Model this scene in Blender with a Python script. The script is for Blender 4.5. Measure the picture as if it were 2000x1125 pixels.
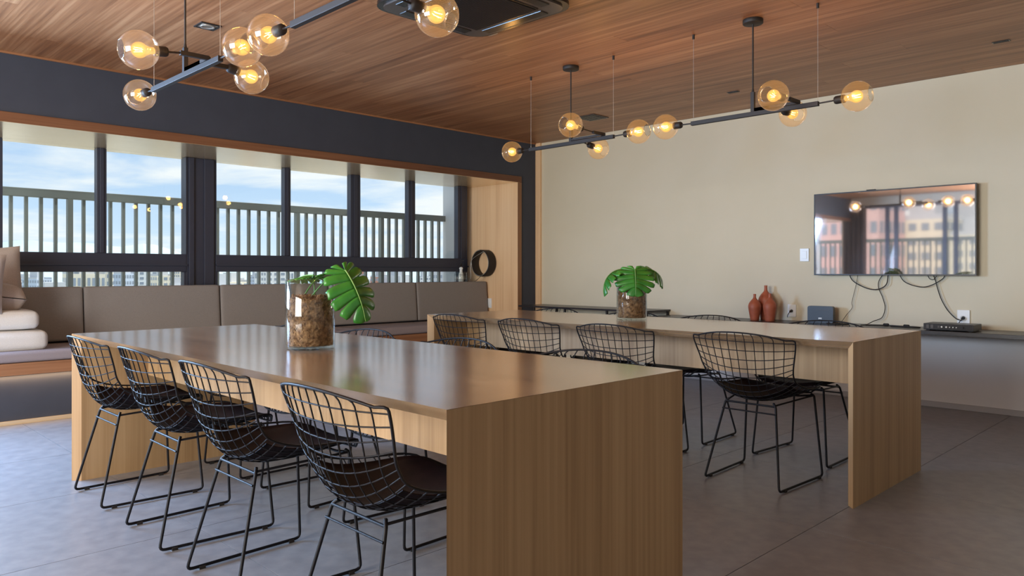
import bpy, bmesh, math, random
from mathutils import Vector, Matrix, Euler
random.seed(7)
for o in list(bpy.data.objects):
    bpy.data.objects.remove(o, do_unlink=True)
SC = bpy.context.scene
COL = SC.collection

# ------------------------------------------------------------------ camera
cam_d = bpy.data.cameras.new('camera')
cam = bpy.data.objects.new('camera', cam_d)
COL.objects.link(cam)
cam.location = (0, 0, 1.0682)
cam.rotation_euler = (math.pi / 2, 0, 0.7885)
cam_d.sensor_width = 36.0
cam_d.lens = 36.0 * 1468.73 / 2000.0
cam_d.shift_y = -32.7 / 2000.0
cam_d.clip_end = 12000
SC.camera = cam

# ------------------------------------------------------------------ colour management
SC.view_settings.view_transform = 'Standard'
SC.view_settings.look = 'None'
SC.view_settings.gamma = 1.0
SC.view_settings.use_curve_mapping = False
SC.view_settings.exposure = 0.0

# ------------------------------------------------------------------ world: cloudy blue sky
W = bpy.data.worlds.new('sky')
SC.world = W
W.use_nodes = True
nt = W.node_tree
for n in list(nt.nodes):
    nt.nodes.remove(n)
out = nt.nodes.new('ShaderNodeOutputWorld')
bg = nt.nodes.new('ShaderNodeBackground')
bg.inputs['Strength'].default_value = 1.38
nt.links.new(bg.outputs[0], out.inputs[0])
tc = nt.nodes.new('ShaderNodeTexCoord')
sep = nt.nodes.new('ShaderNodeSeparateXYZ')
nt.links.new(tc.outputs['Generated'], sep.inputs[0])
ramp = nt.nodes.new('ShaderNodeValToRGB')
el = ramp.color_ramp.elements
el[0].position = 0.0
el[0].color = (0.62, 0.73, 0.84, 1)
el[1].position = 1.0
el[1].color = (0.30, 0.50, 0.80, 1)
e = el.new(0.06); e.color = (0.47, 0.62, 0.79, 1)
e = el.new(0.16); e.color = (0.34, 0.50, 0.73, 1)
nt.links.new(sep.outputs['Z'], ramp.inputs[0])
zadd = nt.nodes.new('ShaderNodeMath'); zadd.operation = 'ADD'; zadd.inputs[1].default_value = 0.10
zabs = nt.nodes.new('ShaderNodeMath'); zabs.operation = 'ABSOLUTE'
nt.links.new(sep.outputs['Z'], zabs.inputs[0])
nt.links.new(zabs.outputs[0], zadd.inputs[0])
dv = nt.nodes.new('ShaderNodeVectorMath'); dv.operation = 'DIVIDE'
cmb = nt.nodes.new('ShaderNodeCombineXYZ')
for i in range(3):
    nt.links.new(zadd.outputs[0], cmb.inputs[i])
nt.links.new(tc.outputs['Generated'], dv.inputs[0])
nt.links.new(cmb.outputs[0], dv.inputs[1])
ns = nt.nodes.new('ShaderNodeTexNoise')
ns.inputs['Scale'].default_value = 1.05
ns.inputs['Detail'].default_value = 7
ns.inputs['Roughness'].default_value = 0.55
ns.inputs['Distortion'].default_value = 0.25
nt.links.new(dv.outputs[0], ns.inputs['Vector'])
cr = nt.nodes.new('ShaderNodeValToRGB')
cr.color_ramp.elements[0].position = 0.43
cr.color_ramp.elements[0].color = (0, 0, 0, 1)
cr.color_ramp.elements[1].position = 0.64
cr.color_ramp.elements[1].color = (1, 1, 1, 1)
nt.links.new(ns.outputs[0], cr.inputs[0])
mx = nt.nodes.new('ShaderNodeMix'); mx.data_type = 'RGBA'
nt.links.new(cr.outputs[0], mx.inputs[0])
nt.links.new(ramp.outputs[0], mx.inputs[6])
mx.inputs[7].default_value = (0.74, 0.77, 0.79, 1)
nt.links.new(mx.outputs[2], bg.inputs[0])

# ------------------------------------------------------------------ sun and added daylight lamps
def lamp(name, kind, loc, rot=(0, 0, 0), energy=1, color=(1, 1, 1), **kw):
    d = bpy.data.lights.new(name, kind)
    d.energy = energy
    d.color = color
    for k, v in kw.items():
        setattr(d, k, v)
    o = bpy.data.objects.new(name, d)
    o.location = loc
    o.rotation_euler = rot
    COL.objects.link(o)
    return o

def aim(o, target):
    o.rotation_euler = (Vector(target) - o.location).to_track_quat('-Z', 'Y').to_euler()

sun = lamp('sun', 'SUN', (8, 22, 46), energy=6.0, color=(1.0, 0.94, 0.84), angle=math.radians(0.6))
aim(sun, (0, -6, 0))     # high sun: it falls on the ledge outside the windows and on the city, not into the room
# added lamp strengthening the daylight from the terrace front behind the camera
boost_rear = lamp('daylight_boost_rear', 'AREA', (-2.45, -3.05, 1.45), energy=350, color=(1.0, 0.97, 0.91),
                shape='RECTANGLE', size=2.6, size_y=2.0)
aim(boost_rear, (-3.0, 3.0, 1.25))
# added lamp strengthening bluish daylight from the left windows outside the frame
boost_left = lamp('daylight_boost_left', 'AREA', (-6.10, -0.30, 1.5), energy=380, color=(0.40, 0.64, 1.0),
                shape='RECTANGLE', size=1.6, size_y=1.1)
aim(boost_left, (-3.0, -0.3, 0.35))

# ================================================================== helpers
class MB:
    def __init__(s):
        s.v = []; s.f = []; s.sm = []
    def add(s, vs, fs, smooth=False):
        k = len(s.v)
        s.v += [tuple(v) for v in vs]
        for f in fs:
            s.f.append([i + k for i in f]); s.sm.append(smooth)
        return s
    def box(s, x0, x1, y0, y1, z0, z1):
        vs = [(x, y, z) for z in (z0, z1) for y in (y0, y1) for x in (x0, x1)]
        return s.add(vs, [(0, 2, 3, 1), (4, 5, 7, 6), (0, 1, 5, 4), (2, 6, 7, 3), (0, 4, 6, 2), (1, 3, 7, 5)])
    def hexa(s, bot, top):
        return s.add(list(bot) + list(top), [(3, 2, 1, 0), (4, 5, 6, 7), (0, 1, 5, 4), (1, 2, 6, 5), (2, 3, 7, 6), (3, 0, 4, 7)])
    def tube(s, pts, r, n=6, closed=False, caps=True):
        pts = [Vector(p) for p in pts]
        m = len(pts)
        rr = r if isinstance(r, (list, tuple)) else [r] * m
        rings = []
        up = None
        for i, p in enumerate(pts):
            if closed:
                t = pts[(i + 1) % m] - pts[i - 1]
            else:
                t = pts[min(i + 1, m - 1)] - pts[max(i - 1, 0)]
            if t.length < 1e-9:
                t = Vector((0, 0, 1))
            t.normalize()
            if up is None:
                a = Vector((0, 0, 1)) if abs(t.z) < 0.9 else Vector((1, 0, 0))
                up = (a - t * a.dot(t)).normalized()
            else:
                up = up - t * up.dot(t)
                if up.length < 1e-6:
                    a = Vector((0, 0, 1)) if abs(t.z) < 0.9 else Vector((1, 0, 0))
                    up = a - t * a.dot(t)
                up.normalize()
            b = t.cross(up)
            rings.append([p + (up * math.cos(2 * math.pi * k / n) + b * math.sin(2 * math.pi * k / n)) * rr[i] for k in range(n)])
        vs = [q for ring in rings for q in ring]
        fs = []
        for i in range(m if closed else m - 1):
            j = (i + 1) % m
            for k in range(n):
                l = (k + 1) % n
                fs.append((i * n + k, j * n + k, j * n + l, i * n + l)[::-1])
        s.add(vs, fs, True)
        if caps and not closed:
            s.add(rings[0], [tuple(range(n))]); s.add(rings[-1], [tuple(reversed(range(n)))])
        return s
    def lathe(s, prof, n=32, mat=None):
        M = mat or Matrix.Identity(4)
        m = len(prof)
        vs = []
        for (r, z) in prof:
            for k in range(n):
                a = 2 * math.pi * k / n
                vs.append(M @ Vector((r * math.cos(a), r * math.sin(a), z)))
        fs = []
        for i in range(m - 1):
            for k in range(n):
                l = (k + 1) % n
                fs.append((i * n + k, i * n + l, (i + 1) * n + l, (i + 1) * n + k))
        return s.add(vs, fs, True)
    def cyl(s, p0, p1, r, n=16):
        return s.tube([p0, p1], r, n)
    def mesh(s, name):
        me = bpy.data.meshes.new(name)
        me.from_pydata(s.v, [], s.f)
        me.polygons.foreach_set('use_smooth', s.sm)
        me.update()
        return me

def link(name, me, mat, parent=None, loc=(0, 0, 0), rot=(0, 0, 0), bevel=0, seg=2):
    o = bpy.data.objects.new(name, me)
    COL.objects.link(o)
    if mat is not None and not me.materials:
        me.materials.append(mat)
    o.location = loc
    o.rotation_euler = rot
    if parent is not None:
        o.parent = parent
    if bevel:
        b = o.modifiers.new('bevel', 'BEVEL')
        b.width = bevel; b.segments = seg; b.limit_method = 'ANGLE'
        b.harden_normals = False
    return o

def obj(name, mb, mat, parent=None, **kw):
    return link(name, mb.mesh(name), mat, parent, **kw)

def tag(o, label, cat, group=None):
    o['label'] = label
    o['category'] = cat
    if group:
        o['group'] = group
    return o

def thing(name, label, cat, loc=(0, 0, 0), rotz=0, group=None):
    o = bpy.data.objects.new(name, None)
    COL.objects.link(o)
    o.empty_display_size = 0.1
    o.location = loc
    o.rotation_euler = (0, 0, rotz)
    return tag(o, label, cat, group)

def struct(name, mb, mat, **kw):
    o = obj(name, mb, mat, **kw)
    o['kind'] = 'structure'
    return o

def kids(o):
    return [c for c in ALLKIDS.get(o.name, [])]

ALLKIDS = {}
def dup(root, loc, rotz, label, group=None):
    r = root.copy(); COL.objects.link(r)
    r.location = loc; r.rotation_euler = (0, 0, rotz)
    r['label'] = label
    if group: r['group'] = group
    for ch in list(root.children):
        c = ch.copy(); COL.objects.link(c); c.parent = r
        for g in ch.children:
            d = g.copy(); COL.objects.link(d); d.parent = c
    return r

def bez(pts, n=8):
    """Catmull-Rom through pts"""
    P = [Vector(p) for p in pts]
    P = [P[0] * 2 - P[1]] + P + [P[-1] * 2 - P[-2]]
    o = []
    for i in range(1, len(P) - 2):
        for k in range(n):
            t = k / n
            a, b, c, d = P[i - 1], P[i], P[i + 1], P[i + 2]
            o.append(0.5 * ((2 * b) + (c - a) * t + (2 * a - 5 * b + 4 * c - d) * t * t + (3 * b - a - 3 * c + d) * t ** 3))
    o.append(P[-2])
    return o

def fillet(pts, r, n=4):
    P = [Vector(p) for p in pts]
    o = [P[0]]
    for i in range(1, len(P) - 1):
        a = (P[i - 1] - P[i]); b = (P[i + 1] - P[i])
        ra = min(r, a.length * .49, b.length * .49)
        A = P[i] + a.normalized() * ra; B = P[i] + b.normalized() * ra
        for k in range(n + 1):
            t = k / n
            o.append(A * (1 - t) ** 2 + P[i] * 2 * t * (1 - t) + B * t * t)
    o.append(P[-1])
    return o

def cushion(L, Wd, H, r, puff=0.0, n=10):
    """rounded box, centred in x,y with base at z=0"""
    mb = MB()
    key = {}
    def vert(p):
        k = tuple(round(c, 5) for c in p)
        if k not in key:
            h = Vector((L / 2, Wd / 2, H / 2))
            q = Vector((p[0] * h.x, p[1] * h.y, p[2] * h.z))
            inner = Vector([max(-(h[i] - r), min(h[i] - r, q[i])) for i in range(3)])
            d = q - inner
            if d.length > 1e-9:
                q = inner + d.normalized() * r
            wx = max(0, 1 - p[0] ** 2); wy = max(0, 1 - p[1] ** 2); wz = max(0, 1 - p[2] ** 2)
            q.z += puff * p[2] * (wx * wy) ** .5 if abs(p[2]) > .5 else puff * p[2] * (wx * wy) ** .5
            q.z += h.z
            key[k] = len(mb.v); mb.v.append(tuple(q))
        return key[k]
    ts = [-1, -0.985, -0.95] + [-0.9 + 1.8 * i / n for i in range(n + 1)] + [0.95, 0.985, 1]
    for ax in range(3):
        for sg in (-1, 1):
            for i in range(len(ts) - 1):
                for j in range(len(ts) - 1):
                    q = []
                    for (a, b) in ((ts[i], ts[j]), (ts[i + 1], ts[j]), (ts[i + 1], ts[j + 1]), (ts[i], ts[j + 1])):
                        p = [0, 0, 0]; p[ax] = sg; p[(ax + 1) % 3] = a; p[(ax + 2) % 3] = b
                        q.append(vert(p))
                    mb.f.append(q if sg > 0 else q[::-1]); mb.sm.append(True)
    return mb

# ================================================================== materials
def srgb(r, g, b):
    f = lambda c: ((c / 255) / 12.92) if c / 255 <= .04045 else (((c / 255) + .055) / 1.055) ** 2.4
    return (f(r), f(g), f(b), 1)

def pmat(name, col, rough=.5, metal=0, spec=.5, **kw):
    m = bpy.data.materials.new(name)
    m.use_nodes = True
    b = m.node_tree.nodes['Principled BSDF']
    b.inputs['Base Color'].default_value = col
    b.inputs['Roughness'].default_value = rough
    b.inputs['Metallic'].default_value = metal
    b.inputs['Specular IOR Level'].default_value = spec
    for k, v in kw.items():
        b.inputs[k].default_value = v
    return m

def N(m, t): return m.node_tree.nodes.new(t)
def L(m, a, b): m.node_tree.links.new(a, b)

def coords(m, scale, rand=False):
    t = N(m, 'ShaderNodeTexCoord'); mp = N(m, 'ShaderNodeMapping')
    L(m, t.outputs['Object'], mp.inputs[0])
    mp.inputs['Scale'].default_value = scale
    return mp

def noisy(name, c1, c2, scale=20, rough=.6, bump=0, detail=4, spec=.4, lo=.35, hi=.65, bscale=None):
    m = pmat(name, c1, rough, spec=spec)
    b = m.node_tree.nodes['Principled BSDF']
    mp = coords(m, (1, 1, 1))
    n = N(m, 'ShaderNodeTexNoise'); n.inputs['Scale'].default_value = scale; n.inputs['Detail'].default_value = detail
    L(m, mp.outputs[0], n.inputs['Vector'])
    r = N(m, 'ShaderNodeValToRGB')
    r.color_ramp.elements[0].position = lo; r.color_ramp.elements[0].color = c1
    r.color_ramp.elements[1].position = hi; r.color_ramp.elements[1].color = c2
    L(m, n.outputs[0], r.inputs[0]); L(m, r.outputs[0], b.inputs['Base Color'])
    if bump:
        n2 = N(m, 'ShaderNodeTexNoise'); n2.inputs['Scale'].default_value = bscale or scale * 4
        L(m, mp.outputs[0], n2.inputs['Vector'])
        bp = N(m, 'ShaderNodeBump'); bp.inputs['Strength'].default_value = bump; bp.inputs['Distance'].default_value = .002
        L(m, n2.outputs[0], bp.inputs['Height']); L(m, bp.outputs[0], b.inputs['Normal'])
    return m

def wood(name, c1, c2, c3, axis, rough=.4, freq=1.0, spec=.4, coat=0, vary=.0, along=.5, fine=.38, coat_r=.22):
    """streaky veneer, grain along axis (0,1,2)"""
    m = pmat(name, c1, rough, spec=spec)
    b = m.node_tree.nodes['Principled BSDF']
    if coat:
        b.inputs['Coat Weight'].default_value = coat
        b.inputs['Coat Roughness'].default_value = coat_r
    oi = N(m, 'ShaderNodeObjectInfo')
    mul = N(m, 'ShaderNodeMath'); mul.operation = 'MULTIPLY'; mul.inputs[1].default_value = 37.0
    L(m, oi.outputs['Random'], mul.inputs[0])
    def nz(cross, al, detail, dist):
        sc = [cross] * 3; sc[axis] = al
        mp = coords(m, tuple(sc))
        n = N(m, 'ShaderNodeTexNoise'); n.noise_dimensions = '4D'
        n.inputs['Scale'].default_value = 1.0; n.inputs['Detail'].default_value = detail
        n.inputs['Distortion'].default_value = dist
        L(m, mp.outputs[0], n.inputs['Vector']); L(m, mul.outputs[0], n.inputs['W'])
        return n
    n1 = nz(11 * freq, along, 5, .5)
    n2 = nz(70 * freq, along * 2.5, 3, .1)
    r = N(m, 'ShaderNodeValToRGB')
    e = r.color_ramp.elements
    e[0].position = .30; e[0].color = c1
    e[1].position = .72; e[1].color = c3
    k = e.new(.5); k.color = c2
    ad = N(m, 'ShaderNodeMix'); ad.data_type = 'FLOAT'
    ad.inputs[0].default_value = fine
    L(m, n1.outputs[0], ad.inputs[2]); L(m, n2.outputs[0], ad.inputs[3])
    L(m, ad.outputs[0], r.inputs[0])
    if vary:
        hv = N(m, 'ShaderNodeHueSaturation')
        mr = N(m, 'ShaderNodeMapRange')
        mr.inputs[3].default_value = 1 - vary; mr.inputs[4].default_value = 1 + vary
        L(m, oi.outputs['Random'], mr.inputs[0]); L(m, mr.outputs[0], hv.inputs['Value'])
        L(m, r.outputs[0], hv.inputs['Color']); L(m, hv.outputs[0], b.inputs['Base Color'])
    else:
        L(m, r.outputs[0], b.inputs['Base Color'])
    bp = N(m, 'ShaderNodeBump'); bp.inputs['Strength'].default_value = .12; bp.inputs['Distance'].default_value = .0006
    L(m, n2.outputs[0], bp.inputs['Height']); L(m, bp.outputs[0], b.inputs['Normal'])
    return m

def thin_glass(name, tint=(1, 1, 1, 1), ior=1.45, rough=0.0, extra=0.0, haze=0.0):
    m = bpy.data.materials.new(name); m.use_nodes = True
    t = m.node_tree
    for n in list(t.nodes): t.nodes.remove(n)
    o = N(m, 'ShaderNodeOutputMaterial'); mixn = N(m, 'ShaderNodeMixShader')
    tr = N(m, 'ShaderNodeBsdfTransparent'); gl = N(m, 'ShaderNodeBsdfGlossy')
    tr.inputs[0].default_value = tint
    gl.inputs['Roughness'].default_value = rough
    fr = N(m, 'ShaderNodeFresnel'); fr.inputs[0].default_value = ior
    # use the outer-side ior for both faces
    ge = N(m, 'ShaderNodeNewGeometry'); mi = N(m, 'ShaderNodeMix'); mi.data_type = 'FLOAT'
    mi.inputs[2].default_value = ior; mi.inputs[3].default_value = 1 / ior
    L(m, ge.outputs['Backfacing'], mi.inputs[0]); L(m, mi.outputs[0], fr.inputs[0])
    if extra:
        ad = N(m, 'ShaderNodeMath'); ad.operation = 'ADD'; ad.use_clamp = True; ad.inputs[1].default_value = extra
        L(m, fr.outputs[0], ad.inputs[0]); L(m, ad.outputs[0], mixn.inputs[0])
    else:
        L(m, fr.outputs[0], mixn.inputs[0])
    L(m, tr.outputs[0], mixn.inputs[1]); L(m, gl.outputs[0], mixn.inputs[2])
    if haze:      # warm translucent scatter mixed into the blown glass
        tl = N(m, 'ShaderNodeBsdfTranslucent'); tl.inputs[0].default_value = (1, .93, .84, 1)
        hz = N(m, 'ShaderNodeMixShader'); hz.inputs[0].default_value = haze
        L(m, mixn.outputs[0], hz.inputs[1]); L(m, tl.outputs[0], hz.inputs[2]); L(m, hz.outputs[0], o.inputs[0])
    else:
        L(m, mixn.outputs[0], o.inputs[0])
    return m

def emit(name, col, s):
    m = bpy.data.materials.new(name); m.use_nodes = True
    t = m.node_tree
    for n in list(t.nodes): t.nodes.remove(n)
    o = N(m, 'ShaderNodeOutputMaterial'); e = N(m, 'ShaderNodeEmission')
    e.inputs[0].default_value = col; e.inputs[1].default_value = s
    L(m, e.outputs[0], o.inputs[0])
    return m

def glow_glass(name, col, s, mixf):
    m = emit(name, col, s)
    t = m.node_tree
    o = [n for n in t.nodes if n.type == 'OUTPUT_MATERIAL'][0]; e = [n for n in t.nodes if n.type == 'EMISSION'][0]
    tr = N(m, 'ShaderNodeBsdfTransparent'); tr.inputs[0].default_value = (1, .82, .5, 1)
    mi = N(m, 'ShaderNodeMixShader'); mi.inputs[0].default_value = mixf
    L(m, tr.outputs[0], mi.inputs[1]); L(m, e.outputs[0], mi.inputs[2]); L(m, mi.outputs[0], o.inputs[0])
    return m

M = {}
M['dark'] = noisy('dark_paint', srgb(60, 65, 78), srgb(63, 68, 81), 6, .6, .05)
M['beige'] = noisy('beige_paint', srgb(214, 206, 183), srgb(216, 208, 186), 3, .75, .03)
M['grey_base'] = pmat('grey_baseboard', srgb(150, 146, 146), .5)
M['tile'] = noisy('porcelain_tile', srgb(121, 121, 126), srgb(136, 135, 139), 14, .36, .08, detail=8, spec=.8, bscale=160)
M['grout'] = pmat('grout', srgb(88, 85, 86), .9)
M['ceil'] = wood('ceiling_veneer', srgb(108, 66, 40), srgb(162, 111, 74), srgb(204, 154, 112), 0, .42, .75, .4, vary=.03, along=.5, fine=.5)
M['ceil_gap'] = pmat('ceiling_backing', srgb(60, 38, 26), .8)
oak = (srgb(132, 102, 72), srgb(168, 136, 102), srgb(190, 160, 126))
M['oak_x'] = wood('table_veneer_long', *oak, 0, .24, .9, .8, coat=1, coat_r=.16)
M['oak_x'].node_tree.nodes['Principled BSDF'].inputs['Coat IOR'].default_value = 4.0
M['oak_z'] = wood('table_veneer_upright', srgb(140, 108, 74), srgb(168, 135, 97), srgb(187, 155, 116), 2, .42, .95, .35, along=.35, fine=.45)
M['oak_edge'] = wood('table_edge_veneer', srgb(160, 122, 76), srgb(186, 148, 98), srgb(206, 168, 118), 0, .45, .8)
lo = (srgb(214, 172, 130), srgb(232, 194, 152), srgb(242, 210, 170))
M['niche_z'] = wood('window_lining_upright', *lo, 2, .42, .9, .4, along=.4)
M['niche_y'] = wood('window_lining_long', srgb(232, 204, 162), srgb(242, 216, 176), srgb(248, 226, 190), 1, .2, .9, .5, along=.4)
M['niche_y'].node_tree.nodes['Principled BSDF'].inputs['Metallic'].default_value = .6
M['frame_y'] = wood('window_surround_veneer', srgb(122, 80, 54), srgb(152, 106, 74), srgb(174, 126, 90), 1, .42, .9)
M['frame_z'] = wood('window_surround_veneer_upright', srgb(122, 80, 54), srgb(152, 106, 74), srgb(174, 126, 90), 2, .42, .9)
M['alu'] = pmat('dark_aluminium', srgb(52, 56, 72), .45)
M['rail'] = pmat('balustrade_paint', srgb(112, 120, 118), .5)
M['glass'] = thin_glass('window_glass', (.97, .99, .985, 1))
M['vglass'] = thin_glass('vase_glass', (.93, .97, .965, 1), 1.5, extra=.015)
M['globe'] = thin_glass('globe_glass', (.985, .93, .85, 1), 1.75, extra=.02, haze=.035)
M['black'] = pmat('black_metal', srgb(34, 29, 27), .6)
M['wire'] = pmat('black_wire', srgb(20, 18, 21), .5, 0, .22)
M['leather'] = noisy('dark_leather', srgb(24, 13, 13), srgb(31, 17, 17), 30, .6, .12, spec=.1)
M['grey_fabric'] = noisy('taupe_fabric', srgb(134, 129, 127), srgb(144, 139, 136), 260, .9, .2, spec=.2, bscale=500)
M['seat_fabric'] = noisy('seat_fabric', srgb(140, 130, 134), srgb(150, 140, 143), 260, .9, .2, spec=.2, bscale=500)
M['white_fabric'] = noisy('white_fabric', srgb(206, 202, 198), srgb(216, 212, 208), 200, .9, .2, spec=.2, bscale=420)
M['pillow'] = noisy('pillow_fabric', srgb(178, 166, 160), srgb(190, 178, 171), 220, .9, .2, spec=.2, bscale=420)
M['cord'] = pmat('dark_cord', srgb(30, 28, 28), .6)
M['white'] = pmat('white_plastic', srgb(236, 240, 242), .3)
M['terra'] = noisy('terracotta', srgb(160, 84, 58), srgb(176, 96, 68), 14, .45, .08)
M['shelf'] = pmat('shelf_black_lacquer', srgb(44, 41, 44), .3)
M['gunmetal'] = pmat('router_plastic', srgb(52, 54, 60), .4)
M['led'] = emit('led_white', (1, 1, 1, 1), 2.0)
M['filament'] = emit('filament', (1, .62, .22, 1), 45)
M['amber'] = glow_glass('amber_bulb_glass', (1, .52, .15, 1), 1.35, .55)
M['leaf'] = noisy('monstera_leaf', srgb(40, 104, 36), srgb(66, 140, 50), 9, .34, .1, spec=.5)
M['stem'] = pmat('leaf_stem', srgb(70, 120, 50), .5)
M['rib'] = pmat('leaf_midrib', srgb(120, 160, 84), .5)
M['mulch'] = noisy('bark_mulch', srgb(84, 54, 32), srgb(158, 118, 84), 55, .95, .5, detail=6, lo=.35, hi=.68)
M['ac_black'] = pmat('ac_gloss_black', srgb(30, 27, 27), .22)
M['ac_grille'] = pmat('ac_grille_mesh', srgb(30, 24, 24), .6)
M['ac_grey'] = pmat('ac_flap_grey', srgb(72, 64, 60), .3)
M['silver'] = pmat('silver', srgb(190, 186, 180), .3, .6)
M['screen'] = pmat('tv_screen', srgb(214, 208, 208), .03, .95)
M['bezel'] = pmat('tv_bezel', srgb(34, 33, 36), .4)
M['curtain'] = noisy('curtain_cloth', srgb(92, 84, 84), srgb(104, 96, 95), 40, .9)

# ================================================================== room shell
XL, XR, YB, YF, ZC = -6.158, 2.6, -3.2, 6.54, 2.589
GX = -6.92                      # glass plane of the left window run
ZH, YJ = 2.10, 6.20             # lining head and right jamb of the window niche

# floor: slab with porcelain tiles
fl = struct('floor', MB().box(XL - .9, XR + .2, YB - .2, YF + .2, -.12, -.004), M['grout'])
T = .9; g = .0016
tile_me = MB().box(-T / 2 + g, T / 2 - g, -T / 2 + g, T / 2 - g, -.011, 0).mesh('tile')
x0 = -1.342 - .9 * 6; y0 = 3.08 - .9 * 7
for i in range(10):
    for j in range(11):
        xa, xb = max(x0 + i * T, XL + .001), min(x0 + (i + 1) * T, XR - .001)
        ya, yb = max(y0 + j * T, YB + .001), min(y0 + (j + 1) * T, YF - .001)
        if xb - xa < .03 or yb - ya < .03: continue
        cx, cy = (xa + xb) / 2, (ya + yb) / 2
        if xb - xa > .899 and yb - ya > .899:
            link('tile', tile_me, M['tile'], fl, loc=(cx, cy, 0))
        else:
            w, d = (xb - xa) / 2 - g, (yb - ya) / 2 - g
            obj('tile', MB().box(-w, w, -d, d, -.011, 0), M['tile'], fl, loc=(cx, cy, 0))

# ceiling: backing with veneered boards, grain along x
ce = struct('ceiling', MB().box(XL - .2, XR + .2, YB - .2, YF + .2, ZC + .012, ZC + .15), M['ceil_gap'])
bw, bl = .19, 2.7
row = 0; y = YF - .004
while y > YB + .02:
    ya = max(y - bw, YB + .004)
    x = XL + .004 - bl * random.random()
    while x < XR:
        xa, xb = max(x, XL + .004), min(x + bl, XR - .004)
        if xb - xa > .03:
            hw, hd = (xb - xa) / 2 - .0006, (y - ya) / 2 - .0006
            obj('board', MB().box(-hw, hw, -hd, hd, 0, .0125), M['ceil'], ce, loc=((xa + xb) / 2, (ya + y) / 2, ZC))
        x += bl
    y -= bw; row += 1

# walls
struct('wall_far', MB().box(XL - .1, XR + .1, YF, YF + .15, 0, ZC), M['beige'])
struct('wall_right', MB().box(XR, XR + .15, YB, YF, 0, ZC), M['beige'])
wl = MB()
wl.box(XL - .80, XL, YB, YF, ZH + .03, ZC)              # band above the window niche
wl.box(XL - .80, XL, YJ + .03, YF, 0, ZH + .03)         # pier right of the niche
wl.box(XL - .95, XL - .001, YB, YJ + .03, 0, .34)       # plinth below the bench
struct('wall_left', wl, M['dark'])
wr = MB()
wr.box(XL, -6.35, YB - .15, YB, 0, ZC)
wr.box(-6.35, 2.35, YB - .15, YB, 2.42, ZC)
wr.box(2.35, XR, YB - .15, YB, 0, ZC)
struct('wall_rear', wr, M['beige'])
# sill wall outside under the windows
struct('trim_1', MB().box(GX - .10, GX + .05, YB, YJ + .03, .34, .90), M['dark'])
# niche lining: soffit, jamb, surround
struct('trim_2', MB().box(GX - .14, XL + .012, YB, YJ + .035, ZH, ZH + .03), M['niche_y'])
struct('trim_3', MB().box(GX - .14, XL + .012, YJ, YJ + .03, .34, ZH), M['niche_z'])
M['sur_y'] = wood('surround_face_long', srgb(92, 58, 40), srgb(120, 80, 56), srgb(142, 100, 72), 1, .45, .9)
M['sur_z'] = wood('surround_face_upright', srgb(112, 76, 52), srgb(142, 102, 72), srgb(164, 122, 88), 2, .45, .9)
struct('trim_4', MB().box(XL, XL + .014, YB, YJ + .066, ZH + .002, ZH + .072), M['sur_y'], bevel=.002)
struct('trim_5', MB().box(XL, XL + .014, YJ + .002, YJ + .066, .0, ZH + .001), M['sur_z'], bevel=.002)
struct('wall_shade_sheet', MB().box(-4.29, XR, YF - .004, YF, .045, .60), pmat('wall_shade_grey', srgb(198, 195, 194), .7))  # thin grey sheet: the wall's cool shade below the shelf, put into colour
# oak strip in the corner, ceiling shadow strip, baseboards
struct('trim_6', MB().box(XL + .001, XL + .078, YF - .03, YF, 0, ZC), M['niche_z'], bevel=.003)
struct('trim_7', MB().box(XL, XL + .012, YB, YF - .03, ZC - .014, ZC), M['frame_y'])
struct('baseboard_far', MB().box(XL + .08, XR, YF - .014, YF, 0, .045), M['grey_base'], bevel=.003)
struct('baseboard_left', MB().box(XL, XL + .012, YB, YJ, 0, .03), M['niche_y'], bevel=.002)

# ------------------------------------------------------------------ windows of the left run
def window(name, y0, y1, uprights, low_uprights, zt=(1.063, 1.222), head=2.10, sill=.90):
    """uprights = list of (ya,yb) above the transom"""
    w = struct(name, MB().box(GX - .05, GX + .03, y0, y1, sill - .03, sill + .02), M['alu'])
    obj('transom', MB().box(GX - .05, GX + .035, y0, y1, *zt), M['alu'], w, bevel=.004)
    obj('transom_lip', MB().box(GX - .06, GX + .055, y0, y1, zt[0] + .055, zt[0] + .07), M['alu'], w)
    obj('head_rail', MB().box(GX - .05, GX + .03, y0, y1, head + .001, head + .03), M['alu'], w)
    for i, (a, b) in enumerate(uprights):
        m = MB().box(GX - .045, GX + .03, a, b, zt[1], head - .001)
        m.box(GX + .03, GX + .04, a + (b - a) * .3, a + (b - a) * .7, zt[1], head)
        obj('stile', m, M['alu'], w, bevel=.003)
    for a, b in low_uprights:
        obj('stile', MB().box(GX - .045, GX + .03, a, b, sill, zt[0]), M['alu'], w, bevel=.003)
    ends = sorted(uprights)
    for (a, b), (c, d) in zip(ends[:-1], ends[1:]):
        obj('glass_pane', MB().box(GX - .006, GX, b - .01, c + .01, zt[1] - .01, head), M['glass'], w)
    le = sorted(low_uprights)
    for (a, b), (c, d) in zip(le[:-1], le[1:]):
        obj('glass_pane', MB().box(GX - .006, GX, b - .01, c + .01, sill, zt[0] + .01), M['glass'], w)
    return w

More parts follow.
